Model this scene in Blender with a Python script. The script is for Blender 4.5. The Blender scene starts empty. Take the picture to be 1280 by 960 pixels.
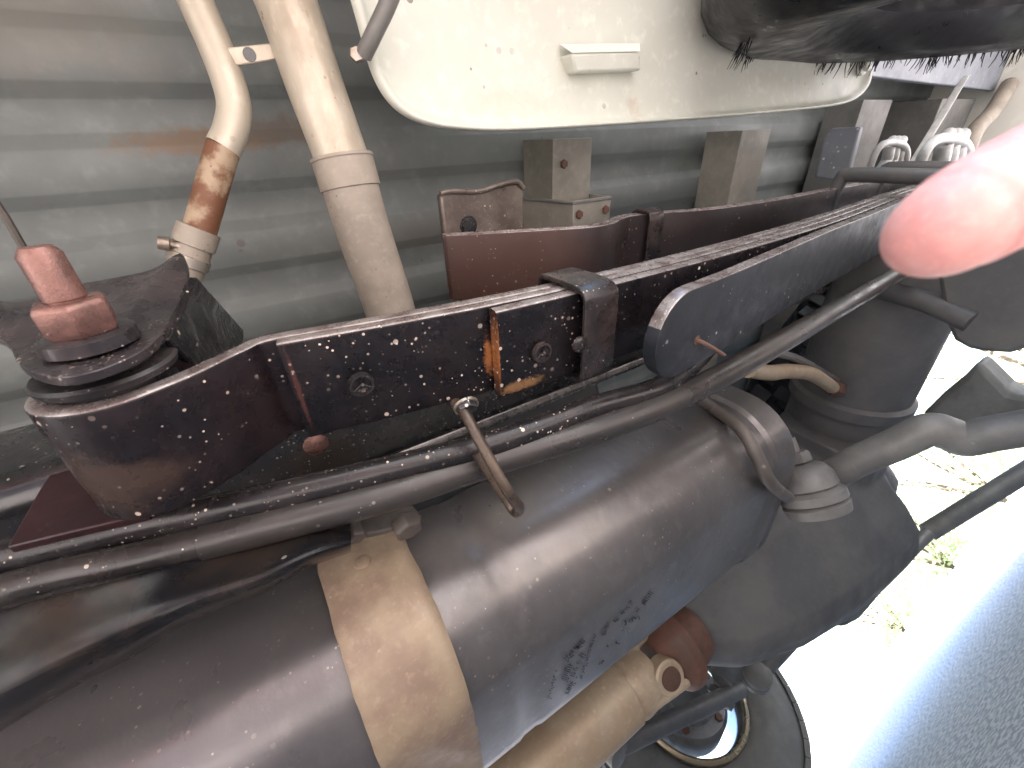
import bpy, bmesh, math, random
from mathutils import Vector, Matrix
random.seed(7)
S = bpy.context.scene
COL = S.collection
PI = math.pi

# ---------------------------------------------------------------- camera
# World: x = towards the rear of the truck, y = towards its far side, z = up. The lens is at the origin,
# 15 cm above the ground under the truck. AX/IN/UP are those axes seen from the camera (right, down, forward).
F = 520.0
AX = Vector((.84242071, -.30086454, .44699874))
IN = Vector((.03895324, .86142306, .50639211))
UP = Vector((-.53741045, -.40918315, .73740027))
GZ = -.15
cam = bpy.data.cameras.new('camera')
cam.sensor_width = 36
cam.lens = F / 1280 * 36
cam.clip_start = .005
cam.clip_end = 500
cam.dof.use_dof = True
cam.dof.focus_distance = .42
cam.dof.aperture_fstop = 20
camo = bpy.data.objects.new('camera', cam)
COL.objects.link(camo)
camo.matrix_world = Matrix(((AX.x, -AX.y, -AX.z, 0), (IN.x, -IN.y, -IN.z, 0), (UP.x, -UP.y, -UP.z, 0), (0, 0, 0, 1)))
S.camera = camo

# ---------------------------------------------------------------- sky, sun, exposure
SUN_EL, SUN_DIR = math.radians(50), Vector((-.30, -.95, 0)).normalized()
W = bpy.data.worlds.new('World')
S.world = W
W.use_nodes = True
nt = W.node_tree
sky = nt.nodes.new('ShaderNodeTexSky')
sky.sky_type = 'NISHITA'
sky.sun_disc = False
sky.sun_elevation = SUN_EL
sky.sun_rotation = math.atan2(SUN_DIR.x, SUN_DIR.y)
nt.links.new(sky.outputs[0], nt.nodes['Background'].inputs[0])
nt.nodes['Background'].inputs[1].default_value = .15
sun = bpy.data.lights.new('sun', 'SUN')
sun.energy = 5
sun.angle = math.radians(1)
sun.color = (1, .96, .91)
suno = bpy.data.objects.new('sun', sun)
COL.objects.link(suno)
sd = Vector((SUN_DIR.x * math.cos(SUN_EL), SUN_DIR.y * math.cos(SUN_EL), math.sin(SUN_EL)))
suno.rotation_euler = sd.to_track_quat('Z', 'Y').to_euler()
S.view_settings.view_transform = 'Standard'
S.view_settings.look = 'None'
S.view_settings.gamma = 1
S.view_settings.exposure = 2.35
S.view_settings.use_curve_mapping = False
try:
    S.cycles.max_bounces = 8
    S.cycles.diffuse_bounces = 5
    S.cycles.use_denoising = True
except Exception:
    pass


# ---------------------------------------------------------------- measuring helpers
def ray(px, py):
    c = Vector((px - 640, py - 480, F))
    return Vector((c.dot(AX), c.dot(IN), c.dot(UP)))


def at(px, py, **k):
    (n, v), = k.items()
    r = ray(px, py)
    return r * (v / r['xyz'.index(n)])


def dep(px, py, d):
    return ray(px, py) * (d / F)


# ---------------------------------------------------------------- materials
MATS = {}
# dusty black paint and rubber reflect less than clean enamel
SPEC = {'spring_black': 0.28, 'spring_second': 0.28, 'spring_third': 0.28, 'spring_end': 0.3, 'overload_black': 0.35, 'red_brown': 0.3, 'rubber_bush': 0.35, 'red_lit_plate': 0.3, 'tube_black': 0.4, 'tube_grey': 0.45, 'rail_black': 0.6, 'shield_black': 0.3, 'rubber': 0.3}


def mat(name, col, col2=None, scale=18., rough=.5, metal=0., speck=None, speck_amt=.3, speck_scale=170., spots=(),
        bump=.15, bscale=None, rvar=.15, lo=.4, hi=.65, stretch=(1, 1, 1), coat=0., sss=0., trans=0., bdist=.001, extra=None):
    m = bpy.data.materials.new(name)
    m.use_nodes = True
    t = m.node_tree
    N, L = t.nodes, t.links
    b = N['Principled BSDF']
    b.inputs['Metallic'].default_value = metal
    b.inputs['Specular IOR Level'].default_value = SPEC.get(name, .5)
    tc = N.new('ShaderNodeTexCoord')
    mp = N.new('ShaderNodeMapping')
    mp.inputs['Scale'].default_value = stretch
    L.new(tc.outputs['Object'], mp.inputs[0])

    def noise(sc, det=6, ro=.6, src=mp):
        n = N.new('ShaderNodeTexNoise')
        n.inputs['Scale'].default_value = sc
        n.inputs['Detail'].default_value = det
        n.inputs['Roughness'].default_value = ro
        L.new(src.outputs[0], n.inputs['Vector'])
        return n

    def ramp(src, a, c):
        r = N.new('ShaderNodeMapRange')
        r.interpolation_type = 'SMOOTHSTEP'
        r.inputs['From Min'].default_value = a
        r.inputs['From Max'].default_value = c
        L.new(src, r.inputs['Value'])
        return r.outputs[0]

    def mix(fac, a, c):
        x = N.new('ShaderNodeMix')
        x.data_type = 'RGBA'
        L.new(fac, x.inputs[0])
        for s, v in ((6, a), (7, c)):
            if isinstance(v, tuple):
                x.inputs[s].default_value = (*v, 1)
            else:
                L.new(v, x.inputs[s])
        return x.outputs[2]

    def mul(a, c):
        x = N.new('ShaderNodeMath')
        x.operation = 'MULTIPLY'
        for i, v in enumerate((a, c)):
            if isinstance(v, float):
                x.inputs[i].default_value = v
            else:
                L.new(v, x.inputs[i])
        return x.outputs[0]

    col2 = col2 or tuple(c * .6 for c in col)
    n1 = noise(scale)
    c = mix(ramp(n1.outputs[0], lo, hi), col, col2)
    nf = noise(scale * 9, 3)
    c = mix(mul(ramp(nf.outputs[0], .5, .75), .25), c, tuple(min(1, v * 1.5 + .01) for v in col))
    rough_src = None
    for ctr, rad, scol, amt in spots:                    # stains with a shape of their own: rust, dried mud
        vd = N.new('ShaderNodeVectorMath')
        vd.operation = 'SUBTRACT'
        L.new(tc.outputs['Object'], vd.inputs[0])
        vd.inputs[1].default_value = ctr
        vs = N.new('ShaderNodeVectorMath')
        vs.operation = 'DIVIDE'
        L.new(vd.outputs[0], vs.inputs[0])
        vs.inputs[1].default_value = rad
        ln = N.new('ShaderNodeVectorMath')
        ln.operation = 'LENGTH'
        L.new(vs.outputs[0], ln.inputs[0])
        ns = noise(1.3 / min(rad), 5, .65)
        ad = N.new('ShaderNodeMath')
        ad.operation = 'MULTIPLY_ADD'
        L.new(ns.outputs[0], ad.inputs[0])
        ad.inputs[1].default_value = 1.6
        L.new(ln.outputs['Value'], ad.inputs[2])
        c = mix(mul(ramp(ad.outputs[0], 1.9, 1.2), amt), c, scol)
    if speck:
        clump = ramp(noise(max(9., speck_scale * .12), 3).outputs[0], .40, .62)
        for sc, th, am in ((speck_scale, .16, speck_amt), (speck_scale * 2.3, .2, speck_amt * 1.1), (speck_scale * .5, .07, speck_amt * .4)):
            v = N.new('ShaderNodeTexVoronoi')
            v.inputs['Scale'].default_value = sc
            L.new(tc.outputs['Object'], v.inputs['Vector'])
            sp = N.new('ShaderNodeSeparateColor')
            L.new(v.outputs['Color'], sp.inputs[0])
            size = mul(sp.outputs[0], th * 1.5)
            lt = N.new('ShaderNodeMath')
            lt.operation = 'LESS_THAN'
            L.new(v.outputs['Distance'], lt.inputs[0])
            L.new(size, lt.inputs[1])
            gt = N.new('ShaderNodeMath')
            gt.operation = 'LESS_THAN'
            L.new(sp.outputs[1], gt.inputs[0])
            gt.inputs[1].default_value = am
            c = mix(mul(mul(mul(lt.outputs[0], gt.outputs[0]), clump), ramp(sp.outputs[2], -.4, 1.)), c, speck)
    L.new(c, b.inputs['Base Color'])
    rr = N.new('ShaderNodeMapRange')
    nr = noise(scale * 2.5, 4)
    L.new(nr.outputs[0], rr.inputs['Value'])
    rr.inputs['From Min'].default_value = .3
    rr.inputs['From Max'].default_value = .7
    rr.inputs['To Min'].default_value = max(.04, rough - rvar)
    rr.inputs['To Max'].default_value = min(1, rough + rvar)
    L.new(rr.outputs[0], b.inputs['Roughness'])
    if coat:
        b.inputs['Coat Weight'].default_value = coat
        b.inputs['Coat Roughness'].default_value = .15
    if sss:
        b.inputs['Subsurface Weight'].default_value = sss
        b.inputs['Subsurface Radius'].default_value = (1., .3, .2)
        b.inputs['Subsurface Scale'].default_value = .006
    if bump:
        bp = N.new('ShaderNodeBump')
        bp.inputs['Strength'].default_value = bump
        bp.inputs['Distance'].default_value = bdist
        nb = noise(bscale or scale * 14, 5, .65)
        L.new(nb.outputs[0], bp.inputs['Height'])
        L.new(bp.outputs[0], b.inputs['Normal'])
    if trans:
        tr = N.new('ShaderNodeBsdfTranslucent')
        L.new(c, tr.inputs[0])
        ms = N.new('ShaderNodeMixShader')
        ms.inputs[0].default_value = trans
        L.new(b.outputs[0], ms.inputs[1])
        L.new(tr.outputs[0], ms.inputs[2])
        L.new(ms.outputs[0], N['Material Output'].inputs['Surface'])
    MATS[name] = m
    return m


SPK = (.62, .52, .44)
mat('spring_black', (.006, .0055, .007), (.013, .010, .011), 30, .3, 0, SPK, .5, 150)
mat('spring_second', (.006, .0055, .007), (.013, .010, .011), 30, .3, 0, SPK, .5, 150,
    spots=[((.1175, .125, .217), (.004, .017, .02), (.34, .13, .045), .85), ((.0025, .12, .243), (.0016, .03, .02), (.09, .032, .026), .55)])
mat('spring_third', (.006, .0055, .007), (.013, .010, .011), 30, .3, 0, SPK, .4, 150,
    spots=[((.135, .147, .211), (.02, .005, .02), (.22, .12, .055), .8), ((.118, .12, .215), (.0015, .03, .02), (.3, .11, .04), .7)])
mat('spring_end', (.007, .0055, .007), (.015, .0095, .0105), 24, .28, 0, SPK, .3, 150,
    spots=[((-.085, .13, .225), (.03, .02, .03), (.07, .045, .033), .5)])
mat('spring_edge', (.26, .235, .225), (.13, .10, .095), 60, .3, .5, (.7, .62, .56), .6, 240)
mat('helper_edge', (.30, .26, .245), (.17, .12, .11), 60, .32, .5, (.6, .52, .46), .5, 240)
mat('overload_black', (.012, .014, .018), (.016, .018, .021), 22, .5, 0, SPK, .1, 150)
mat('bracket_steel', (.035, .031, .034), (.075, .06, .06), 26, .28, .45, SPK, .45, 190)
mat('clip_steel', (.025, .022, .023), (.06, .045, .042), 30, .3, .4, SPK, .35, 170)
mat('red_brown', (.02, .016, .017), (.028, .02, .019), 12, .42, 0, (.4, .3, .25), .15, 170, spots=[((.19, .12, .44), (.22, .2, .2), (.062, .033, .026), .9)])
mat('bolt_rust', (.22, .115, .095), (.12, .065, .055), 70, .3, .5, (.7, .5, .45), .2, 260, bump=.3)
mat('rubber_bush', (.014, .013, .014), (.03, .025, .025), 40, .36, 0, (.4, .35, .32), .2, 220)
mat('bracket_brown', (.15, .125, .105), (.09, .07, .06), 22, .42, .3, (.45, .42, .38), .3, 150)
mat('red_lit_plate', (.03, .009, .011), (.018, .007, .009), 10, .4, 0, (.4, .3, .28), .12, 130)  # reddish light falling on the inner plate is put into its colour
mat('floor_paint', (.18, .197, .188), (.14, .154, .148), 5, .55, 0, (.12, .11, .1), .04, 40, bump=.1,
    spots=[((-.005, -.012, .65), (.09, .016, .1), (.20, .13, .08), .75), ((.08, -.02, .65), (.07, .02, .1), (.13, .10, .075), .7),
           ((-.14, -.12, .65), (.16, .07, .1), (.21, .195, .165), .5), ((.3, .12, .65), (.3, .03, .1), (.2, .18, .15), .4)])
mat('sill_grey', (.17, .165, .15), (.12, .12, .115), 9, .5, .1, (.06, .06, .06), .05, 90)
mat('sill_tan', (.28, .26, .22), (.20, .19, .16), 9, .5, .1, (.12, .1, .08), .08, 110)
mat('cream_paint', (.62, .635, .555), (.585, .59, .51), 7, .42, 0, (.22, .18, .16), .05, 60, bump=.12, bscale=40, bdist=.002,
    spots=[((.36, -.06, .465), (.012, .012, .02), (.40, .26, .16), .8), ((.30, -.035, .465), (.11, .025, .03), (.55, .53, .43), .6),
           ((.5, -.03, .46), (.02, .02, .03), (.45, .3, .2), .4), ((.9, -.07, .46), (.09, .03, .03), (.52, .50, .41), .6)])
mat('tab_paint', (.50, .49, .45), (.42, .40, .36), 20, .45)
mat('pipe_tan', (.50, .45, .36), (.38, .32, .24), 13, .42, .25, (.2, .15, .1), .1, 90, stretch=(1, .5, 1))
mat('pipe_rust', (.16, .07, .035), (.36, .27, .18), 34, .6, .1, (.1, .05, .03), .2, 120, lo=.45, hi=.6)
mat('hose_brown', (.085, .072, .062), (.055, .047, .042), 20, .45, 0, (.2, .18, .16), .1, 120)
mat('sleeve_grey', (.028, .025, .024), (.044, .038, .034), 14, .36, .1, (.3, .26, .23), .15, 190)
mat('casting_grey', (.17, .172, .165), (.12, .12, .115), 14, .6, .1)
mat('hose_tan', (.30, .26, .21), (.22, .19, .155), 16, .6, 0, (.12, .1, .08), .1, 120)
mat('clamp_steel', (.42, .38, .33), (.24, .2, .16), 50, .38, .6)
mat('muffler_metal', (.16, .15, .146), (.105, .098, .097), 7, .33, .6, (.36, .32, .28), .2, 130, rvar=.06, stretch=(1.2, .9, .9), lo=.35, hi=.7, bump=.25,
    spots=[((.14, .30, .20), (.11, .05, .05), (.20, .18, .165), .6), ((.26, .30, .2), (.06, .04, .05), (.19, .172, .158), .6), ((-.14, .33, .2), (.2, .2, .2), (.15, .138, .142), .9)])
mat('strap_tan', (.29, .222, .15), (.215, .148, .108), 22, .6, .1, (.45, .35, .22), .12, 110, bump=.2)
mat('shaft_tan', (.42, .34, .24), (.36, .27, .18), 16, .5, .2, (.5, .42, .3), .15, 60)
mat('rust_dark', (.13, .06, .04), (.09, .05, .035), 26, .6, .1)
mat('axle_dark', (.085, .087, .09), (.115, .113, .11), 12, .55, 0, (.12, .11, .1), .08, 100, bump=.2)
mat('arm_grey', (.12, .118, .115), (.17, .164, .155), 16, .5, .1, (.25, .24, .22), .15, 120)
mat('tube_black', (.012, .011, .012), (.025, .021, .021), 26, .22, .1, SPK, .3, 170)
mat('tube_grey', (.022, .02, .02), (.045, .038, .034), 18, .24, .1, SPK, .2, 190)
mat('rail_glint', (.22, .20, .185), (.10, .092, .088), 30, .26, .6, (.6, .55, .5), .3, 190)  # pale colour standing for the reflection on the rail's rounded corner
mat('rail_black', (.008, .008, .009), (.018, .017, .018), 16, .25, 0, (.5, .46, .42), .5, 150, coat=.3)
mat('shield_black', (.006, .006, .0075), (.011, .0105, .012), 7, .3, .2, (.5, .45, .4), .18, 70,
    spots=[((-.04, .21, .22), (.05, .03, .04), (.04, .028, .02), .5), ((-.12, .19, .22), (.03, .02, .04), (.04, .028, .02), .5)])
mat('rubber', (.007, .0075, .011), (.012, .012, .016), 14, .4, 0, (.1, .1, .1), .05, 120)
mat('rubber_grey', (.12, .118, .113), (.15, .146, .14), 14, .65)
mat('chrome', (.75, .74, .72), (.6, .55, .48), 30, .12, 1., rvar=.05)
mat('rim_gold', (.40, .33, .22), (.30, .24, .16), 6, .3, .7)
mat('drum_grey', (.17, .175, .18), (.12, .12, .12), 16, .55, .2)
mat('wire_grey', (.55, .55, .53), (.42, .42, .40), 30, .45)
mat('strip_grey', (.20, .215, .24), (.16, .17, .19), 10, .5, 0, (.6, .6, .62), .3, 60)
mat('hook_bronze', (.09, .066, .048), (.055, .04, .032), 50, .36, .5, (.5, .42, .32), .2, 200)
mat('print_ink', (.03, .035, .045), (.06, .065, .075), 120, .7, 0)
mat('skin', (.60, .33, .30), (.52, .25, .23), 90, .5, 0, sss=.9, bump=.25, bscale=500, bdist=.0004)
mat('shirt_red', (.42, .10, .09), (.32, .07, .07), 6, .85, 0, bump=.2)
mat('denim', (.06, .08, .14), (.04, .05, .1), 12, .9, 0, bump=.2)
mat('truck_paint', (.72, .70, .62), (.68, .66, .58), 3, .35, 0, bump=0)
mat('asphalt', (.82, .75, .70), (.44, .395, .40), 80, .85, 0, (.9, .86, .83), .6, 80, bump=1., bscale=60, lo=.44, hi=.56, bdist=.004)
mat('lawn', (.16, .24, .07), (.10, .17, .04), 3, .8, 0, bump=0)
mat('leaf', (.66, .70, .50), (.54, .62, .36), 2, .6, 0, bump=0, trans=.5)
mat('bark', (.16, .12, .09), None, 12, .8)


# ---------------------------------------------------------------- mesh helpers
def spl(pts, n=8):
    pts = [Vector(p) for p in pts]
    out = []
    for i in range(len(pts) - 1):
        p0, p1, p2, p3 = pts[max(i - 1, 0)], pts[i], pts[i + 1], pts[min(i + 2, len(pts) - 1)]
        for k in range(n):
            t = k / n
            out.append(.5 * ((2 * p1) + (p2 - p0) * t + (2 * p0 - 5 * p1 + 4 * p2 - p3) * t * t + (3 * p1 - p0 - 3 * p2 + p3) * t ** 3))
    out.append(pts[-1])
    return out


def circ(r, n=20, ry=None):
    ry = ry or r
    return [(r * math.cos(2 * PI * k / n), ry * math.sin(2 * PI * k / n)) for k in range(n)]


def rrect(w, h, c=.0015, seg=3):
    out = []
    for sx, sy, a0 in ((1, 1, 0), (-1, 1, 90), (-1, -1, 180), (1, -1, 270)):
        for k in range(seg + 1):
            a = math.radians(a0 + 90 * k / seg)
            out.append((sx * (w / 2 - c) + c * math.cos(a), sy * (h / 2 - c) + c * math.sin(a)))
    return out


def sweep(bm, path, sec, side=None, sc=None, caps=True):
    path = [Vector(p) for p in path]
    n = len(path)
    rings, prev = [], None
    for i, p in enumerate(path):
        T = (path[min(i + 1, n - 1)] - path[max(i - 1, 0)]).normalized()
        if side is not None:
            s = Vector(side)
        elif prev is None:
            s = Vector((0, 0, 1)) if abs(T.z) < .9 else Vector((1, 0, 0))
        else:
            s = prev
        s = (s - T * s.dot(T)).normalized()
        prev = s
        u = T.cross(s)
        k = sc[i] if sc else 1
        kx, ky = k if isinstance(k, tuple) else (k, k)
        rings.append([bm.verts.new(p + s * (a * kx) + u * (b * ky)) for a, b in sec])
    m = len(sec)
    for r0, r1 in zip(rings, rings[1:]):
        for j in range(m):
            bm.faces.new((r0[j], r0[(j + 1) % m], r1[(j + 1) % m], r1[j]))
    if caps:
        bm.faces.new(list(reversed(rings[0])))
        bm.faces.new(rings[-1])
    return bm


def lathe(bm, prof, org, axis, n=32, caps=True):
    """prof: (distance along axis, radius)"""
    A = Vector(axis).normalized()
    s = A.orthogonal().normalized()
    u = A.cross(s)
    O = Vector(org)
    rings = []
    for t, r in prof:
        rings.append([bm.verts.new(O + A * t + (s * math.cos(2 * PI * k / n) + u * math.sin(2 * PI * k / n)) * max(r, 1e-5)) for k in range(n)])
    for r0, r1 in zip(rings, rings[1:]):
        for j in range(n):
            bm.faces.new((r0[j], r0[(j + 1) % n], r1[(j + 1) % n], r1[j]))
    if caps:
        bm.faces.new(list(reversed(rings[0])))
        bm.faces.new(rings[-1])
    return bm


def prism(bm, outline, vec):
    vec = Vector(vec)
    a = [bm.verts.new(Vector(p)) for p in outline]
    b = [bm.verts.new(Vector(p) + vec) for p in outline]
    n = len(a)
    bm.faces.new(list(reversed(a)))
    bm.faces.new(b)
    for i in range(n):
        bm.faces.new((a[i], a[(i + 1) % n], b[(i + 1) % n], b[i]))
    return bm


def box(bm, x0, x1, y0, y1, z0, z1):
    return prism(bm, [(x0, y0, z0), (x1, y0, z0), (x1, y1, z0), (x0, y1, z0)], (0, 0, z1 - z0))


def grid(bm, rows):
    vs = [[bm.verts.new(Vector(p)) for p in r] for r in rows]
    for a, b in zip(vs, vs[1:]):
        for i in range(len(a) - 1):
            bm.faces.new((a[i], a[i + 1], b[i + 1], b[i]))
    return bm


def hexa(bm, org, axis, r, h, rot=0., ch=.12):
    A = Vector(axis).normalized()
    s = A.orthogonal().normalized()
    u = A.cross(s)
    O = Vector(org)
    rings = []
    for t, k in ((0, 1 - ch), (h * .12, 1), (h * .8, 1), (h, 1 - ch)):
        rings.append([bm.verts.new(O + A * t + (s * math.cos(rot + i * PI / 3) + u * math.sin(rot + i * PI / 3)) * r * k) for i in range(6)])
    for r0, r1 in zip(rings, rings[1:]):
        for j in range(6):
            bm.faces.new((r0[j], r0[(j + 1) % 6], r1[(j + 1) % 6], r1[j]))
    bm.faces.new(list(reversed(rings[0])))
    bm.faces.new(rings[-1])
    return bm


def new():
    return bmesh.new()


def tag(o, label=None, cat=None, group=None, kind=None):
    for k, v in (('label', label), ('category', cat), ('group', group), ('kind', kind)):
        if v:
            o[k] = v
    return o


def thing(name, loc, label, cat, group=None):
    o = bpy.data.objects.new(name, None)
    COL.objects.link(o)
    o.location = loc
    o.empty_display_size = .05
    return tag(o, label, cat, group)


def obj(name, bm, m, parent=None, bevel=0, smooth=40, seg=2, solid=0, sub=0, remesh=0, smoothit=0, edge=None):
    bmesh.ops.recalc_face_normals(bm, faces=bm.faces[:])
    me = bpy.data.meshes.new(name)
    off = Vector((0, 0, 0))
    p = parent
    while p:
        off += p.location
        p = p.parent
    bm.to_mesh(me)
    bm.free()
    me.materials.append(MATS[m])
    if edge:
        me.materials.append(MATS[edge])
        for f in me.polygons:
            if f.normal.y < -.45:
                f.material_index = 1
    o = bpy.data.objects.new(name, me)
    COL.objects.link(o)
    o.parent = parent
    o.location = -off                    # meshes and materials share the truck's own metres
    if smooth:
        for f in me.polygons:
            f.use_smooth = True
        me.set_sharp_from_angle(angle=math.radians(smooth))
    if remesh:
        r = o.modifiers.new('remesh', 'REMESH')
        r.mode = 'VOXEL'
        r.voxel_size = remesh
        r.use_smooth_shade = True
        if smoothit:
            q = o.modifiers.new('smooth', 'SMOOTH')
            q.iterations = smoothit
            q.factor = .5
    if solid:
        q = o.modifiers.new('solid', 'SOLIDIFY')
        q.thickness = solid
        q.offset = 0
    if bevel:
        q = o.modifiers.new('bevel', 'BEVEL')
        q.width = bevel
        q.segments = seg
        q.limit_method = 'ANGLE'
        q.angle_limit = math.radians(35)
        q.harden_normals = False
    if sub:
        q = o.modifiers.new('sub', 'SUBSURF')
        q.levels = q.render_levels = sub
    return o


ORIGIN = (0, 0, 0)

# ================================================================ SETTING
bm = new()
grid(bm, [[(x, y, GZ) for x in (-60, -8, -3, 0, 3, 6, 60)] for y in (-60, -8, -2, 0, 2, 6, 60)])
tag(obj('ground', bm, 'asphalt'), 'pale speckled driveway under and behind the truck', None, None, 'structure')
bm = new()
grid(bm, [[(x, y, GZ + .006 + .05 * math.sin(x * .7) * (x > 9)) for x in (22.0, 24, 26, 30, 40, 80)] for y in (-60, -20, 0, 6, 12, 20, 60)])
tag(obj('lawn', bm, 'lawn'), 'sunlit grass beyond the driveway', None, None, 'structure')

# ---------------------------------------------------------------- truck body that shades everything underneath
body = thing('truck_body', (0, 0, .2), 'cream painted pickup body above the underside parts', 'truck')
FZ = .66


def floor_profile():
    pts = []
    per, w, d = .0965, .0165, .0105
    y = -.32
    k0 = -.007 - 4 * per
    pts.append((k0 - .3 * per, FZ))
    for i in range(22):
        a = k0 + i * per
        pts += [(a - w, FZ), (a - w * .85, FZ - d * .12), (a - w * .15, FZ - d * .88), (a, FZ - d), (a + .036, FZ - d), (a + .036 + w * .15, FZ - d * .88), (a + .036 + w * .85, FZ - d * .12), (a + .036 + w, FZ)]
    return pts


bm = new()
pr = floor_profile()
grid(bm, [[(x, y, z) for y, z in pr] for x in (-.95, -.3, 0, .3, .6, 1.0, 1.5, 2.05)])
obj('bed_floor', bm, 'floor_paint', body, solid=.0015, smooth=30)
for y0, y1 in ((-.30, -.28), (1.72, 1.74)):
    bm = new()
    rows = []
    for x in (-.95, -.4, .35, .42, .6, .87, 1.14, 1.32, 1.39, 2.05):
        arch = max(0, .5 * math.sqrt(max(0, 1 - ((x - .87) / .5) ** 2)))
        zb = max(.28, GZ + .37 + arch) if abs(x - .87) < .5 else .28
        rows.append([(x, y0, zb), (x, y0, 1.15), (x, y1, 1.15), (x, y1, zb)])
    grid(bm, [r + [r[0]] for r in rows])
    obj('bed_side', bm, 'truck_paint', body)
bm = new()
box(bm, 2.03, 2.06, -.28, 1.72, .34, 1.15)
obj('tailgate', bm, 'truck_paint', body, bevel=.01)
bm = new()
prism(bm, [(-.98, -.28, .3), (-.98, -.28, 1.65), (-2.0, -.28, 1.65), (-2.5, -.28, 1.15), (-3.5, -.28, 1.0), (-3.6, -.28, .3)], (0, 2.0, 0))
obj('cab', bm, 'truck_paint', body, bevel=.05)

# ---------------------------------------------------------------- cross sills under the bed
def channel(name, label, x0, x1, y0, y1, z0, z1, m, grp='cross sills under the bed floor', t=.003):
    r = thing(name, ((x0 + x1) / 2, y0, z0), label, 'cross sill', grp)
    bm = new()
    o = [(x0, z1), (x0, z0), (x1, z0), (x1, z1)]
    i = [(x1 - t, z1), (x1 - t, z0 + t), (x0 + t, z0 + t), (x0 + t, z1)]
    prism(bm, [(a, y0, b) for a, b in o + i], (0, y1 - y0, 0))
    obj('channel', bm, m, r, bevel=.0012)
    return r


s1 = channel('cross_sill', 'pale channel sill ending below the cream panel, with an open sleeve', .432, .508, .002, 1.5, .565, .645, 'sill_tan')
bm = new()
x0, x1, z0, z1, t = .437, .515, .522, .64, .003
x0 -= .02
prism(bm, [(a, .083, b) for a, b in ((x0, z1), (x0 + .022, z0), (x1, z0), (x1, z1), (x1 - t, z1), (x1 - t, z0 + t), (x0 + .022 + t, z0 + t), (x0 + t, z1))], (0, .2, 0))
obj('sleeve', bm, 'sill_tan', s1, bevel=.0012)
for px, py, z in ((724, 268, .520), (705, 205, .563), (757, 262, .520)):
    bm = new()
    hexa(bm, at(px, py, z=z) + Vector((0, 0, .002)), (0, 0, -1), .0065, .005, .3)
    obj('bolt', bm, 'rust_dark', s1)
bm = new()
sweep(bm, [(.4155, .086, .636), (.4375, .086, .5215), (.515, .086, .5215)], circ(.0022, 8))
obj('weld_bead', bm, 'sill_grey', s1)
channel('cross_sill', 'dark and pale channel sill behind the helper spring, left of the blue-grey bracket', .90, 1.0, .002, 1.5, .565, .645, 'sill_tan')
channel('cross_sill', 'wide grey channel sill to the right of the cream panel', 1.36, 1.52, -.05, 1.5, .56, .64, 'sill_grey')
channel('cross_sill', 'dark channel sill with a pale lip beside the grey hoses', 1.72, 1.98, -.05, 1.5, .52, .645, 'sill_grey')

# ---------------------------------------------------------------- frame rail
rail = thing('frame_rail', (0, .2, .31), 'black painted frame rail showing between the main spring and the two tubes', 'frame rail')
bm = new()
sweep(bm, [(-.75, .208, .358), (1.95, .208, .358)], rrect(.1, .094, .022, 6), side=(0, 0, 1))
obj('rail_box', bm, 'rail_black', rail)
bm = new()
sweep(bm, [(-.3, .2475, .3125), (.2, .2475, .3125), (1.5, .2475, .3125)], circ(.0065, 14))
obj('edge_glint', bm, 'rail_glint', rail)  # pale bead added as the bright reflection along the rail's lower corner
bm = new()
p = at(395, 556, z=.3075)
lathe(bm, [(0, .0095), (.003, .0095), (.006, .006), (.0065, .001)], p + Vector((0, 0, .003)), (0, 0, -1), 20)
obj('rivet', bm, 'bolt_rust', rail)
bm = new()
tk = thing('fuel_tank', (.1, .3, .36), 'dark tank wall showing between the frame rail and the tubes', 'tank')
bm = new()
sweep(bm, [(-.5, .41, .47), (.36, .41, .47)], rrect(.27, .24, .05, 5), side=(0, 1, 0))
obj('tank_body', bm, 'axle_dark', tk, bevel=.01)
# ================================================================ MAIN LEAF SPRING
YO, YI = .09, .153
YM = (YO + YI) / 2
WID = YI - YO


def zc(x):
    """underside height of the main leaf along the truck"""
    K = ((-.02, .252), (0, .249), (.05, .2365), (.1, .2285), (.2, .222), (.35, .222), (.55, .232), (.8, .262), (1.1, .285), (1.5, .33))
    for (a, b), (c, d) in zip(K, K[1:]):
        if x <= c:
            t = (x - a) / (c - a)
            t = max(0, t)
            return b + (d - b) * t
    return K[-1][1]


def leaf_path(x0, x1, dz, n=26):
    pts = [Vector((x0 + (x1 - x0) * i / n, YM, 0)) for i in range(n + 1)]
    zs = [zc(p.x) for p in pts]
    for _ in range(3):
        zs = [zs[0]] + [(zs[i - 1] + 2 * zs[i] + zs[i + 1]) / 4 for i in range(1, n)] + [zs[-1]]
    for p, z in zip(pts, zs):
        p.z = z + dz
    return pts


TH = .0094
spring = thing('leaf_spring', (-.0745, YM, .22), 'black speckled leaf spring running from the red bolt to the axle', 'leaf spring')
EC = Vector((-.070, YM, .248))
ER = .031
# main leaf rolled round the eye, then running rearwards
path = []
for k in range(29):
    a = math.radians(15 + (292 - 15) * k / 28)           # around the far side, over the front, under the bottom
    path.append(EC + Vector((math.cos(a) * (ER - TH / 2), 0, math.sin(a) * (ER - TH / 2))))
tail = leaf_path(.0, 1.5, TH / 2 + .003)
join = spl([path[-2], path[-1], Vector((-.040, YM, .2335)), Vector((-.018, YM, .2495)), tail[0], tail[1]], 6)[6:-6]
path += join[1:-1] + tail
bm = new()
sweep(bm, path, rrect(WID, TH, .002), side=(0, 1, 0))
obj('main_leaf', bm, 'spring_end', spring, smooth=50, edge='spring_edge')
bm = new()
sweep(bm, leaf_path(.0005, 1.4, -.0074 + TH / 2), rrect(WID + .001, TH, .002), side=(0, 1, 0))
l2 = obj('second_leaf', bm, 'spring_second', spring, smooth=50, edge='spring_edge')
bm = new()
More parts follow.
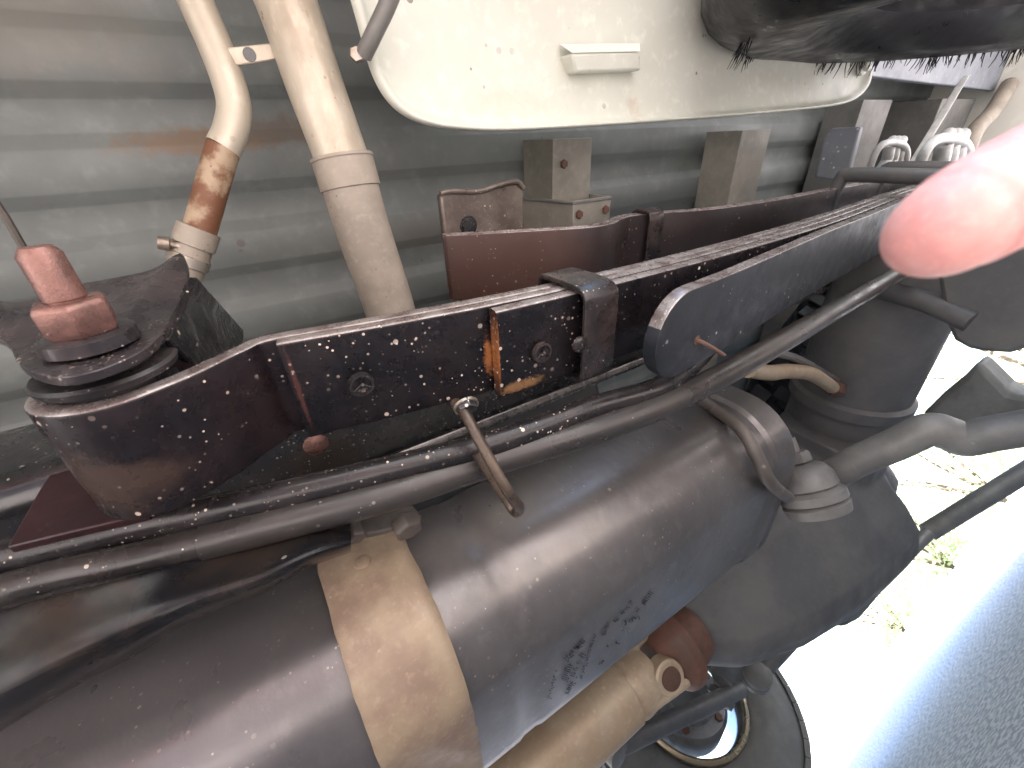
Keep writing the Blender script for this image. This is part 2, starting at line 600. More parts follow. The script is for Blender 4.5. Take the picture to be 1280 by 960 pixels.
sweep(bm, leaf_path(.1185, 1.3, -.0172 + TH / 2), rrect(WID, TH, .002), side=(0, 1, 0))
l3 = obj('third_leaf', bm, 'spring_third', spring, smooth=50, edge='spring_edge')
# overload leaf: a thick flat plate with a rounded end, hanging clear of the pack
bm = new()
K = ((.240, .1675), (.30, .1735), (.40, .187), (.5, .2), (.62, .213), (.78, .232), (1.0, .25))
pp = spl([(x, YM, z) for x, z in K], 5)
head = []
n0 = 9
R0 = WID / 2 + .001
pth, sc = [], []
for k in range(n0):
    a = PI / 2 * k / (n0 - 1)
    u = R0 * (1 - math.cos(a))
    pth.append(Vector((K[0][0] - R0 + u, YM, K[0][1] - (R0 - u) * .09)))
    sc.append((max(.06, math.sin(a)), 1))
pth += pp[1:]
sc += [(1, 1)] * (len(pp) - 1)
sweep(bm, pth, rrect(WID + .002, .010, .0012), side=(0, 1, 0), sc=sc)
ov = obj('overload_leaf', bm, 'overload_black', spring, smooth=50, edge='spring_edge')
bm = new()
p = at(869, 425, z=.1655)
hexa(bm, p + Vector((0, 0, .004)), (0, 0, -1), .0042, .006)
sweep(bm, spl([p, p + Vector((.004, .002, -.006)), at(905, 444, z=.158)], 5), circ(.0016, 8))
obj('tip_bolt', bm, 'rust_dark', ov)
# rebound clip
xc = .192
bm = new()
zl, zt = .198, .243
dzc = .004
cp = spl([(xc, YI + .0030, .236), (xc, YI + .0032, .212), (xc, YI + .001, .1995), (xc, YI - .006, .1965), (xc, YM, .1965), (xc, YO + .006, .1965),
          (xc, YO - .001, .1995), (xc, YO - .0034, .210), (xc, YO - .0034, .240), (xc, YO - .0018, .2455), (xc, YO + .006, .2485), (xc, YO + .016, .2485)], 4)
sweep(bm, cp, rrect(.0035, .030, .0012), side=(0, 0, 1) and None)
bm.free()
bm = new()
sec = rrect(.030, .0036, .0012)
sweep(bm, cp, sec, side=(1, 0, 0))
clip = obj('rebound_clip', bm, 'clip_steel', spring, smooth=50)
for nm, px, py, z, par in (('rivet', 725, 431, .1945, clip), ('rivet', 678, 441, .2045, l3), ('rivet', 452, 481, .226, l2)):
    p = at(px, py, z=z)
    bm = new()
    if px == 725:
        lathe(bm, [(0, .006), (.0015, .0056), (.0026, .004), (.003, .001)], p + Vector((0, 0, .001)), (0, 0, -1), 20)
        obj(nm, bm, 'clip_steel', par)
    else:
        lathe(bm, [(-.002, .0075), (.0012, .0072), (.0014, .0056), (-.0006, .0052), (-.001, .003), (-.0016, .0004)], p, (0, 0, -1), 20)
        obj(nm, bm, 'clip_steel', par)
        bm = new()
        for k in range(3):
            a = k * 2.2 + .5
            d = Vector((math.cos(a), math.sin(a), 0))
            sweep(bm, [p + Vector((0, 0, .0004)), p + d * .0055 + Vector((0, 0, -.0011))], rrect(.0012, .001, .0002, 1))
        sweep(bm, [p + Vector((0, 0, .0002)), p + Vector((.001, .001, -.0006))], circ(.0022, 8))
        obj('hole', bm, 'tube_black', par)
# bushing between the eye and the hanger plate
bm = new()
lathe(bm, [(-.062, .0238), (-.004, .0238), (-.0035, .0215), (.0025, .0215), (.003, .0265), (.006, .0275), (.0075, .0262), (.008, .019), (.0142, .0185), (.0145, .011)],
      (EC.x, YO, EC.z), (0, -1, 0), 40)
obj('bushing', bm, 'rubber_bush', spring)

# ================================================================ HANGER BRACKET WITH BOLT
hang = thing('spring_hanger', (EC.x, .075, .37), 'dark steel hanger plate with flared top behind the red bolt and nut', 'bracket')
YP = .0735
bm = new()
outl = [(20, 451), (38, 464), (79, 471), (137, 457), (192, 427), (221, 386), (240, 356), (237, 343), (200, 356), (150, 366), (95, 376), (45, 390), (0, 392), (-60, 385), (-60, 412), (0, 424)]
pts = spl([at(x, y, y=YP) for x, y in outl] + [at(*outl[0], y=YP)], 4)[:-1]
# gentle saddle: the upper part flares towards the viewer
pts = [Vector((p.x, p.y - .012 * max(0, (p.z - .26) / .1) ** 2, p.z)) for p in pts]
a = [bm.verts.new(p) for p in pts]
b = [bm.verts.new(p + Vector((0, .0045, 0))) for p in pts]
n = len(a)
ca = bm.verts.new((EC.x, YP, EC.z))
cb = bm.verts.new((EC.x, YP + .0045, EC.z))
for i in range(n):
    j = (i + 1) % n
    bm.faces.new((a[i], a[j], b[j], b[i]))
    bm.faces.new((a[j], a[i], ca))
    bm.faces.new((b[i], b[j], cb))
obj('outer_plate', bm, 'bracket_steel', hang, bevel=.0012, smooth=35)
bm = new()
e0 = at(238, 344, x=-.040)
e3 = at(300, 413, x=-.036)
prism(bm, [at(236, 346, y=YP - .009), at(219, 388, y=YP + .002), at(198, 424, y=YP + .003), Vector((-.040, .12, .266)), Vector((-.036, .16, .266)), Vector((-.036, .16, .36)), e3], Vector((.004, .001, 0)))
obj('rear_flange', bm, 'spring_black', hang, bevel=.001)
bm = new()
mp_ = [(8, 684), (50, 610), (88, 556), (130, 560), (180, 600), (185, 642), (90, 664)]
prism(bm, [at(x, y, y=.166) for x, y in mp_], (0, .005, 0))
obj('inner_plate', bm, 'red_lit_plate', hang, bevel=.001)

bolt = thing('pivot_bolt', (EC.x, .03, EC.z), 'rusty red pivot bolt with hex nut through the spring eye', 'bolt')
bm = new()
lathe(bm, [(0, .0052), (.003, .0072), (.021, .0074), (.0215, .0066), (.0235, .0066), (.024, .0074), (.045, .0074)], (EC.x, .0295, EC.z), (0, 1, 0), 28)
obj('shank', bm, 'bolt_rust', bolt)
bm = new()
for i in range(9):
    lathe(bm, [(0, .0078), (.0006, .0084), (.0012, .0078)], (EC.x, .0335 + i * .0012, EC.z), (0, 1, 0), 20, caps=False)
bm.free()
bm = new()
hexa(bm, (EC.x, .0515, EC.z), (0, 1, 0), .0138, .0150, .1)
nut = obj('nut', bm, 'bolt_rust', bolt, bevel=.0008)
bm = new()
lathe(bm, [(0, .0155), (.001, .0172), (.0062, .0176), (.0063, .01)], (EC.x, .066, EC.z), (0, 1, 0), 36)
obj('washer', bm, 'bracket_steel', bolt)
# ================================================================ HELPER SPRING above the main pack
helper = thing('helper_spring', (.2, YM, .45), 'reddish brown helper spring with a stepped end above the main spring', 'leaf spring')


def hz(px, py):
    return at(px, py, y=YO)


hp = [hz(553, 292), hz(650, 289), hz(735, 284), hz(765, 272), hz(800, 268), hz(900, 259), hz(1010, 238)]
bm = new()
zs = [(p.x, p.z) for p in hp]
zs = [(.198, .463), (.27, .415), (.345, .372), (.40, .395), (.45, .392), (.56, .362), (.80, .35), (1.3, .36)]
bm = new()
ctl = [(.198, .456), (.25, .428), (.30, .402), (.335, .384), (.36, .378), (.385, .384), (.41, .396), (.435, .401), (.47, .392), (.54, .364), (.65, .350), (.8, .350), (1.1, .352), (1.4, .37)]
HW = .076
hpth = spl([(x, YO + HW / 2, z) for x, z in ctl], 5)
sweep(bm, hpth, rrect(HW, .007, .0015), side=(0, 1, 0))
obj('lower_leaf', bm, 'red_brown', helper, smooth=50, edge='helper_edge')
bm = new()
sweep(bm, [p + Vector((-.0006, 0, .0078)) for p in hpth], rrect(HW + .001, .007, .0015), side=(0, 1, 0))
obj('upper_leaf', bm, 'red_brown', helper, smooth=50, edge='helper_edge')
bm = new()
xk = .462
zk = .392
cp = spl([(xk, YI + .003, zk), (xk, YI, zk - .008), (xk, YM, zk - .0085), (xk, YO + .002, zk - .008), (xk, YO - .0032, zk), (xk, YO - .0032, zk + .016), (xk, YO + .004, zk + .023), (xk, YO + .018, zk + .023)], 4)
sweep(bm, cp, rrect(.026, .0034, .001), side=(1, 0, 0))
obj('clip', bm, 'clip_steel', helper, smooth=50)

# bump stop brackets at both ends of the helper spring
bk = thing('bump_bracket', (.25, .1, .47), 'weathered brown bracket with a round hole above the left end of the helper spring', 'bracket', 'brackets at the helper spring ends')
zt_ = .47
o1 = [at(550, 243, z=zt_), at(565, 240, z=zt_), at(598, 240, z=zt_), at(625, 232, z=zt_), at(645, 228, z=zt_), at(654, 236, z=zt_)]
bm = new()
prism(bm, o1 + [Vector((o1[-1].x + .002, .16, zt_)), Vector((o1[0].x, .16, zt_))], (0, 0, .012))
obj('block', bm, 'bracket_brown', bk, bevel=.003)
bm = new()
c = at(586, 282, z=zt_ - .0015)
lathe(bm, [(0, .011), (.0015, .0105), (.0016, .0085), (-.002, .008)], c, (0, 0, 1), 24)
obj('hole', bm, 'rail_black', bk)
bm = new()
sweep(bm, spl([p + Vector((0, -.001, -.001)) for p in o1], 4), circ(.003, 8))
obj('weld_bead', bm, 'bracket_brown', bk)
bk2 = thing('bump_bracket', (1.05, 0, .44), 'upright blue-grey bracket plate at the rear end of the helper spring', 'bracket', 'brackets at the helper spring ends')
o2 = [at(1018, 222, x=1.05), at(1030, 172, x=1.05), at(1040, 160, x=1.05), at(1076, 158, x=1.05), at(1058, 228, x=1.05)]
bm = new()
prism(bm, o2, (.05, 0, .015))
obj('plate', bm, 'strip_grey', bk2, bevel=.004)

# ================================================================ AXLE CLAMP: U-bolts round the springs
for k, (xx, lab) in enumerate(((.86, 'black U-bolt bar over the springs, nearer the helper spring'), (1.02, 'black U-bolt bar over the springs, nearer the grey hoses'))):
    u = thing('u_bolt', (xx, YM, .3), lab, 'U-bolt', 'U-bolts at the axle')
    bm = new()
    zt2 = .375
    pts = [(xx, YO - .006, zt2 + .02), (xx, YO - .012, zt2 - .01), (xx, YO - .012, .20)]
    sweep(bm, spl([(xx - .01, YI + .012, .20), (xx - .01, YI + .012, .33), (xx - .005, YI + .004, .352), (xx, YM, .356), (xx, YO - .012, .350), (xx, YO - .02, .33), (xx, YO - .02, .20)], 5), circ(.011, 12))
    obj('rod', bm, 'axle_dark', u)

# ================================================================ TUBES along the rail
tb = thing('brake_tube', (0, .19, .2), 'long thin grey tube running from the lower left to behind the fingertip', 'tube')
TB = [(-.30, .185, .262), at(0, 741, y=.187), at(160, 702, y=.188), at(305, 665, y=.19), at(480, 620, y=.19), at(620, 575, y=.19), at(760, 532, y=.19), at(860, 491, y=.188), at(960, 437, y=.182), at(1060, 378, y=.176), at(1145, 328, y=.172), (1.3, .17, .24)]
pb = spl(TB, 6)
bm = new()
kk = max(i for i, p in enumerate(pb) if p.x < -.06)
sweep(bm, pb[:kk + 2], circ(.0096, 18))
tbt = obj('tube', bm, 'tube_grey', tb)
bm = new()
sweep(bm, pb[kk:], circ(.0106, 18))
obj('sleeve', bm, 'sleeve_grey', tb)
ta = thing('fuel_tube', (0, .18, .2), 'black speckled tube lying just above the long grey tube', 'tube')
TA = [(-.30, .172, .31), at(0, 697, y=.177), at(160, 660, y=.178), at(305, 630, y=.178), at(480, 589, y=.178), at(620, 553, y=.178), at(740, 510, y=.178), at(830, 481, y=.178), (.33, .165, .195), (.42, .14, .215)]
bm = new()
sweep(bm, spl(TA, 6), circ(.0092, 18))
obj('tube', bm, 'tube_black', ta)

# hanger rod hooked under the tubes
hk = thing('hanger_rod', tuple(at(583, 508, z=.205)), 'bronze bent hook rod with a nut hanging across the two tubes', 'hook')
h0 = at(580, 515, z=.195)
bm = new()
sweep(bm, spl([h0 + Vector((0, 0, .012)), h0, at(596, 545, z=.180), at(622, 592, z=.163), at(640, 622, z=.155), at(649, 634, z=.157), at(644, 640, z=.163), at(632, 622, z=.172), at(606, 582, z=.185), at(596, 566, z=.19)], 6), circ(.0035, 12))
obj('rod', bm, 'hook_bronze', hk)
bm = new()
n0 = at(582, 506, z=.2)
lathe(bm, [(0, .008), (.0018, .008), (.002, .005)], n0, (-.1, .35, -.8), 24)
obj('washer', bm, 'clamp_steel', hk)
bm = new()
hexa(bm, n0 + Vector((0, -.002, .001)), (-.1, .5, -.9), .007, .007, .3)
obj('nut', bm, 'rail_black', hk, bevel=.0005)

# folded black shield under the tubes, lower left
sh = thing('rail_shield', (-.1, .2, .2), 'black folded sheet with a wavy lower edge in front of the muffler', 'shield')
low = [(-160, 985), (-60, 945), (0, 915), (60, 875), (130, 838), (180, 815), (215, 786), (280, 757), (330, 742), (372, 714), (405, 700), (440, 690)]
up_ = [(-160, 790), (-60, 778), (0, 762), (60, 745), (130, 728), (180, 715), (215, 705), (280, 688), (330, 676), (372, 665), (405, 656), (440, 648)]
rows = []
for f, z in ((0, .222), (.2, .214), (.4, .205), (.55, .198), (.7, .1935), (.85, .194), (.95, .199), (1, .206)):
    rows.append([at(a[0] + (b[0] - a[0]) * f, a[1] + (b[1] - a[1]) * f, z=z + .004 * math.sin(i * 1.1 + f * 2)) for i, (a, b) in enumerate(zip(up_, low))])
bm = new()
grid(bm, rows)
obj('sheet', bm, 'shield_black', sh, solid=.002, sub=2)

# ================================================================ MUFFLER
MY, MZ, MR = .40, .2225, .1
muf = thing('muffler', (0, MY, MZ), 'big dark stained muffler cylinder with printed marks beside the driveshaft', 'muffler')


MW, MH, MC = .25, .165, .07


def muf_sec(off):
    return [Vector((a + MY, b + MZ)) for a, b in rrect(MW + 2 * off, MH + 2 * off, MC + off, 14)]


def hit(o, d, off, far=False):
    """where the line o + t d meets the muffler's cross-section (flat-sided oval) grown by off"""
    P_ = muf_sec(off)
    ts = []
    for a, b in zip(P_, P_[1:] + P_[:1]):
        e = b - a
        den = d.x * e.y - d.y * e.x
        if abs(den) < 1e-12:
            continue
        w = a - o
        t = (w.x * e.y - w.y * e.x) / den
        u = (w.x * d.y - w.y * d.x) / den
        if -1e-6 <= u <= 1 + 1e-6 and t > 0:
            ts.append(t)
    return min(ts) if ts else None


def cyl_at(px, py, r=MR):
    d = ray(px, py)
    t = hit(Vector((0, 0)), Vector((d.y, d.z)), r - MR)
    if t is None:                        # just past the outline: nearest height on the near side
        t = (MY - .03) / d.y
    return d * t


bm = new()
XE = .47
prof = [(-.9, .96), (-.89, 1), (-.3, 1), (.07, 1), (.078, 1), (.083, .985), (.097, .985), (.103, 1), (.11, 1), (XE - .06, 1), (XE - .052, 1.0), (XE - .047, 1.03), (XE - .014, 1.03), (XE - .008, 1.0), (XE + .010, .88), (XE + .022, .6), (XE + .026, .05)]
sweep(bm, [(x, MY, MZ) for x, k in prof], rrect(MW, MH, MC, 12), side=(0, 1, 0), sc=[k for x, k in prof])
shell = obj('shell', bm, 'muffler_metal', muf, smooth=30)


def cyl_pt(x, ang, r):
    """ang: degrees from straight down towards the viewer's side"""
    a = math.radians(ang)
    d = Vector((-math.sin(a), -math.cos(a)))
    c = Vector((MY, MZ))
    q = c + d * hit(c, d, r - MR)
    return Vector((x, q.x, q.y))


# strap: wide band clamped round the shell, its upper end narrowed to a tab
xa, xb = cyl_at(410, 756).x, cyl_at(530, 726).x
bm = new()
rows = []
for k in range(48):
    ang = -75 + 200 * k / 47
    f = max(0, (ang - 104) / 21)
    w0, w1 = xa + .012 * f + .0005 * math.sin(ang * .9) * math.sin(ang * .23), xb - .022 * f + .0006 * math.sin(ang * .7 + 1) * math.cos(ang * .31)
    r = MR + .0035 + (.003 if ang > 88 else 0) + .01 * f
    rows.append([cyl_pt(w0 + (w1 - w0) * i / 8, ang, r + .0012 * math.sin(ang * .11 + i)) for i in range(9)])
grid(bm, rows)
strap = obj('strap', bm, 'strap_tan', muf, solid=.0035, bevel=0)
bm = new()
p = cyl_at(453, 703, MR + .009)
nrm = Vector((0, p.y - MY, p.z - MZ)).normalized()
lathe(bm, [(0, .0065), (.0015, .006), (.0024, .004), (.0026, .001)], p, nrm, 18)
obj('rivet', bm, 'strap_tan', strap)

bm = new()
for x, y, r in ((408, 664, .010), (440, 655, .007), (505, 648, .011)):
    p = at(x, y, z=.222)
    hexa(bm, p, (0, .3, -1), r, .012, .4)
sweep(bm, spl([at(395, 668, z=.226), at(440, 662, z=.224), at(480, 655, z=.224), at(520, 640, z=.228)], 5), rrect(.016, .005, .0015))
obj('hanger_bracket', bm, 'hose_brown', muf, bevel=.001)

# printed marks, too worn to read
bm = new()


def mark(pts):
    vs = [bm.verts.new(cyl_at(x, y, MR + .0009)) for x, y in pts]
    bm.faces.new(vs)


def print_line(a, b, w, step, dens=.9):
    a, b = Vector((*a, 0)), Vector((*b, 0))
    d = (b - a)
    ln = d.length
    d.normalize()
    nn = Vector((-d.y, d.x, 0))
    t = 0
    while t < ln:
        g = step * random.uniform(.4, .8)
        if random.random() < dens:
            c0 = a + d * t
            for q in range(random.choice((1, 2, 2))):
                h0, h1 = sorted((random.uniform(-.5, .1) * w, random.uniform(0, .55) * w))
                s = g * random.uniform(.28, .5)
                o = c0 + d * random.uniform(0, g * .4)
                mark([(o + nn * h0)[:2], (o + nn * h1)[:2], (o + nn * h1 + d * s)[:2], (o + nn * h0 + d * s)[:2]])
            if random.random() < .7:
                o = c0 + nn * random.choice((-.45, 0, .4)) * w
                mark([(o)[:2], (o + nn * 1.5)[:2], (o + nn * 1.5 + d * g * .8)[:2], (o + d * g * .8)[:2]])
        t += g


print_line((686, 873), (694, 838), 5, 3.2)
print_line((704, 853), (713, 828), 9, 4)
print_line((706, 825), (730, 800), 7, 4)
print_line((712, 820), (728, 804), 5, 3)
print_line((708, 870), (716, 852), 7, 4)
print_line((716, 846), (729, 815), 9, 4)
print_line((725, 850), (744, 792), 4, 2.6)
print_line((754, 795), (762, 776), 6, 3.4)
print_line((768, 778), (790, 752), 6, 4, .7)
print_line((790, 776), (815, 740), 6, 5, .7)
print_line((780, 778), (800, 772), 5, 5, .7)
print_line((758, 806), (786, 802), 4, 5, .5)
print_line((748, 830), (754, 826), 3, 3)
obj('printing', bm, 'print_ink', shell, smooth=0)

# rubber hose bending in front of the muffler end
hs = thing('vent_hose', tuple(at(890, 510, z=.17)), 'thin brown hose curving down in front of the muffler end', 'hose')
bm = new()
sweep(bm, spl([at(862, 492, z=.19), cyl_at(885, 506, MR + .012), cyl_at(925, 535, MR + .014), cyl_at(946, 570, MR + .014), cyl_at(962, 602, MR + .014), cyl_at(985, 622, MR + .012)], 6), circ(.0068, 12))
obj('hose', bm, 'hose_brown', hs)

# ================================================================ DRIVESHAFT AND REAR AXLE
DY, DZ = .68, .172
ds = thing('driveshaft', (0, DY, DZ), 'tan driveshaft tube with a rusty universal joint along the bottom edge', 'driveshaft')
UJ = at(817, 835, y=DY)
bm = new()
lathe(bm, [(-.9, .043), (UJ.x - .062, .043)], (0, DY, DZ), (1, 0, 0), 40)
obj('tube', bm, 'shaft_tan', ds)
bm = new()
lathe(bm, [(UJ.x - .063, .043), (UJ.x - .060, .0405), (UJ.x - .054, .0405), (UJ.x - .052, .043), (UJ.x - .03, .042), (UJ.x - .012, .036)], (0, DY, DZ), (1, 0, 0), 40)
for s in (-1, 1):
    c = Vector((UJ.x, DY + s * .012, DZ - s * .036))
    sweep(bm, [Vector((UJ.x - .04, DY + s * .01, DZ - s * .03)), c + Vector((.026, 0, 0))], rrect(.016, .05, .007), side=(0, .316 * s, -.95 * s))
obj('yoke', bm, 'shaft_tan', ds, remesh=.003, smoothit=3)
d = (Vector((0, 0, 0)) - UJ).normalized()
cpos = Vector((UJ.x, DY, DZ)) + Vector((-.08, -.62, -.75)).normalized() * .040
bm = new()
ax_ = Vector((-.08, -.62, -.75)).normalized()
lathe(bm, [(-.014, .024), (.006, .024), (.0085, .0215), (.0088, .016), (.0085, .0155), (.0082, .0005)], Vector((UJ.x, DY, DZ)) + ax_ * .034, ax_, 30)
cap = obj('joint_cap', bm, 'shaft_tan', ds)
bm = new()
lathe(bm, [(0, .0155), (.0022, .015), (.003, .012), (.0032, .0005)], Vector((UJ.x, DY, DZ)) + ax_ * .0420, ax_, 26)
obj('cap_disc', bm, 'rust_dark', cap)
bm = new()
lathe(bm, [(UJ.x + .005, .03), (UJ.x + .02, .045), (UJ.x + .035, .06), (UJ.x + .05, .062), (UJ.x + .055, .05), (UJ.x + .09, .045)], (0, DY, DZ + .004), (1, 0, 0), 36)
obj('pinion_flange', bm, 'rust_dark', ds, bevel=.002)

AXX, AXZ = .90, .235
ax = thing('rear_axle', (AXX, DY, AXZ), 'dark grey rear axle with bulging differential housing', 'axle')
bm = new()
lathe(bm, [(.16, .075), (.20, .088), (.43, .09), (.435, .098), (.455, .098), (.46, .088), (.55, .09)], (AXX, 0, AXZ), (0, 1, 0), 40)
lathe(bm, [(.86, .085), (.95, .06), (1.52, .045)], (AXX, 0, AXZ), (0, 1, 0), 40)
axt = obj('axle_tube', bm, 'axle_dark', ax)
bm = new()
rows = [(.50, .085, .085), (.57, .09, .09), (.60, .112, .115), (.63, .118, .12), (.68, .148, .155), (.75, .168, .18), (.84, .165, .175), (.90, .12, .125), (.97, .07, .07)]
sweep(bm, [(AXX - .035, y, AXZ - .012) for y, a, b in rows], rrect(2, 2, .62, 4), side=(1, 0, 0), sc=[(a, b) for y, a, b in rows])
# pinion nose reaching forward to the joint
np_ = [(AXX - .02, .182), (AXX - .12, .176), (AXX - .22, .165), (AXX - .33, .145), (UJ.x + .14, .112), (UJ.x + .10, .085), (UJ.x + .075, .062)]
for q in range(8):                                   # cover bolts round the housing flange
    a = q * PI / 4 + .2
    hexa(bm, (AXX - .035 + .12 * math.cos(a), .66, AXZ - .012 + .125 * math.sin(a)), (0, -1, 0), .012, .03)
sweep(bm, [(x, DY + .03 * min(1, r / .13), AXZ - .012 - (AXX - x) * .02) for x, r in np_], rrect(2, 2, .7, 4), side=(0, .8, .6), sc=[r * .93 for x, r in np_])
for yy in (.6, .76):
    prism(bm, [(AXX - .28, yy, .17), (AXX - .05, yy, .12), (AXX - .05, yy, .3), (AXX - .25, yy, .25)], (0, .014, 0))
obj('differential_housing', bm, 'axle_dark', ax, remesh=.005, smoothit=3)

# ================================================================ SWAY BAR AND LINKS
sw = thing('sway_bar', tuple(at(1010, 600, z=.14)), 'grey sway bar arm with a stacked rubber bushing end link', 'sway bar')
zz = .125
SB = [at(1030, 600, x=.56), at(1070, 577, x=.575), at(1120, 555, x=.59), at(1160, 537, x=.60), at(1185, 542, x=.61), at(1205, 549, x=.615), at(1235, 543, x=.62), at(1275, 536, x=.63), at(1340, 525, x=.64)]
bm = new()
sp_ = spl(SB, 6)
sweep(bm, sp_, circ(1, 20), sc=[.019] * len(sp_))
obj('bar', bm, 'arm_grey', sw)
c = at(1010, 606, z=.135)
axl = (at(1032, 560, z=.15) - at(985, 640, z=.125)).normalized()
axl = Vector((.1, -.75, .65)).normalized()
bm = new()
k = c.length / .6
prof = [(-.034, .024), (-.032, .032), (-.022, .034), (-.019, .028), (-.017, .034), (-.008, .034), (-.004, .027), (-.001, .0305), (.012, .029), (.02, .024), (.024, .018), (.026, .002)]
lathe(bm, [(t * k, r * k) for t, r in prof], c, axl, 32)
obj('bushing', bm, 'arm_grey', sw, smooth=30)
bm = new()
hexa(bm, c + axl * .026 * k, axl, .014 * k, .013 * k)
lathe(bm, [(0, .006 * k), (.03 * k, .006 * k), (.031 * k, .003 * k)], c + axl * .026 * k, axl, 14)
obj('nut', bm, 'arm_grey', sw)

# ================================================================ FAR WHEEL
def make_tyre(bm, C, R, r_in, y0, y1, sgn=1):
    w = y1 - y0
    prof = [(0.07 * w, r_in), (.0, r_in + .02), (-.06 * w, r_in + (R - r_in) * .45), (0, R - .045), (.06 * w, R - .022), (.12 * w, R - .010), (.2 * w, R - .003), (.5 * w, R), (.8 * w, R - .003), (.88 * w, R - .010), (.94 * w, R - .022), (w, R - .045), (1.06 * w, r_in + (R - r_in) * .45), (w, r_in + .02), (.93 * w, r_in)]
    lathe(bm, [(t, r) for t, r in prof], (C[0], y0, C[2]), (0, 1, 0), 96, caps=False)
    return bm


WC = (.78, 1.58, .28)
WR = .36
fw = thing('far_wheel', (WC[0], WC[1], WC[2] - WR), 'wheel on the far side with bright rim, beneath the differential', 'wheel')
bm = new()
make_tyre(bm, WC, WR - .008, .17, 1.58, 1.80)
ty = obj('tyre', bm, 'rubber_grey', fw)
for k in range(44):
    a = 2 * PI * k / 44
    bm = new()
    for yy, dy, w in ((1.585, .05, .016), (1.64, .05, .018), (1.695, .05, .018), (1.75, .04, .016)):
        rr0, rr1 = WR - .03 if yy < 1.6 else WR - .012, WR - .0072 if yy > 1.6 else WR - .0145
        a0, a1 = a - .0685, a + .0685
        a2 = .03 if yy < 1.68 else -.03
        P4 = []
        for r_ in (rr0, rr1):
            P4.append([(WC[0] + r_ * math.cos(q), y_, WC[2] + r_ * math.sin(q)) for q, y_ in ((a0, yy), (a1, yy), (a1 + a2, yy + dy), (a0 + a2, yy + dy))])
        v0 = [bm.verts.new(p) for p in P4[0]]
        v1 = [bm.verts.new(p) for p in P4[1]]
        bm.faces.new(v0[::-1])
        bm.faces.new(v1)
        for i in range(4):
            bm.faces.new((v0[i], v0[(i + 1) % 4], v1[(i + 1) % 4], v1[i]))
    obj('tread_block', bm, 'rubber_grey', ty, smooth=0)
bm = new()
lathe(bm, [(-.008, .17), (-.010, .177), (-.003, .179), (.004, .17), (.02, .161), (.05, .156), (.14, .152), (.20, .160), (.22, .177)], (WC[0], 1.58, WC[2]), (0, 1, 0), 72, caps=False)
rim = obj('rim', bm, 'chrome', fw)
bm = new()
lathe(bm, [(-.0095, .166), (-.0125, .172), (-.010, .180), (-.004, .184)], (WC[0], 1.58, WC[2]), (0, 1, 0), 72, caps=False)
obj('rim_lip', bm, 'rim_gold', rim, solid=.002)
bm = new()
lathe(bm, [(-.02, .02), (-.02, .07), (.0, .085), (.004, .115), (.02, .126), (.1, .128)], (WC[0], 1.58, WC[2]), (0, 1, 0), 56)
drum = obj('brake_backing', bm, 'drum_grey', fw)
for k in range(5):
    a = k * 2 * PI / 5
    bm = new()
    hexa(bm, (WC[0] + .1 * math.cos(a), 1.584, WC[2] + .1 * math.sin(a)), (0, -1, 0), .012, .012)
    obj('nut', bm, 'rust_dark', drum)

# two links crossing in front of the far wheel
def link(name, label, a, b, r, ends, m='axle_dark', grp=None):
    t = thing(name, tuple(a), label, 'link rod', grp)
    bm = new()
    sweep(bm, [a, (a + b) / 2, b], circ(r, 18))
    obj('rod', bm, m, t)
    for e, axis, rr in ends:
        bm = new()
        lathe(bm, [(-rr * .8, rr * .75), (-rr * .7, rr), (-rr * .15, rr), (-.02 * rr, rr * .86), (.12 * rr, rr), (rr * .7, rr), (rr * .8, rr * .75)], e, axis, 26)
        obj('bushing', bm, 'arm_grey', t, smooth=30)
    return t


a, b = at(765, 935, y=1.02), at(925, 862, y=1.25)
link('link_rod', 'dark link rod with bushed ends crossing in front of the far wheel', a, b, .019, [(a, (.2, -.3, -1), .026), (at(905, 866, y=1.25), (.9, -.4, .1), .032)])
a, b = at(945, 845, y=1.28), at(985, 802, y=1.24)
link('shock_absorber', 'short dark damper stub between the far tyre and the differential', a, b, .024, [(at(946, 846, y=1.28), (.2, 1, 0), .035)])
a, b = at(1085, 738, y=1.05), at(1165, 662, y=.98)
b2 = at(1290, 585, y=.80)
lk = link('track_rod', 'grey stepped rod crossing the bright gap at the right', a, b, .016, [], 'arm_grey')
bm = new()
lathe(bm, [(0, .014), (.006, .0235), (.7, .0235)], b - (b2 - b).normalized() * .02, (b2 - b), 22)
obj('sleeve', bm, 'arm_grey', lk)

# ================================================================ NEAR TYRE (top right) with rubber hairs
NC = (.85, -.110, .165)
NR = .40
nw = thing('near_tyre', (NC[0], -.25, NC[2] - NR), 'new black tyre with rubber hairs at the upper right corner', 'tyre')
bm = new()
lathe(bm, [(.03, .2), (-.006, .26), (-.012, .33), (.0, .365), (.012, .382), (.03, .394), (.08, NR), (.15, NR), (.2, .385), (.22, .33), (.2, .2)], (NC[0], NC[1] + .004, NC[2]), (0, -1, 0), 120, caps=False)
obj('carcass', bm, 'rubber', nw)
bm = new()
for k in range(210):
    a = random.uniform(.3, 1.85) if random.random() < .85 else random.uniform(1.85, 2.4)
    row = random.choice((0, 0, 0, 0, 0, 1))
    r0, yy = ((.335, -.096), (.365, -.106), (.30, -.098))[row]
    r0 += random.uniform(-.004, .004)
    dv = Vector((math.cos(a), 0, math.sin(a)))
    p = Vector((NC[0], yy, NC[2])) + dv * r0
    out = (dv * (.3 if row == 0 else .1) + Vector((random.uniform(-.25, .1), random.uniform(.7, .9), random.uniform(-.3, .1)))).normalized()
    L_ = random.uniform(.008, .026)
    sweep(bm, [p - out * .004, p + out * L_ * .5, p + out * L_ + Vector((0, 0, random.uniform(-.003, .003)))], circ(.0009, 4), sc=[1, .9, .4])
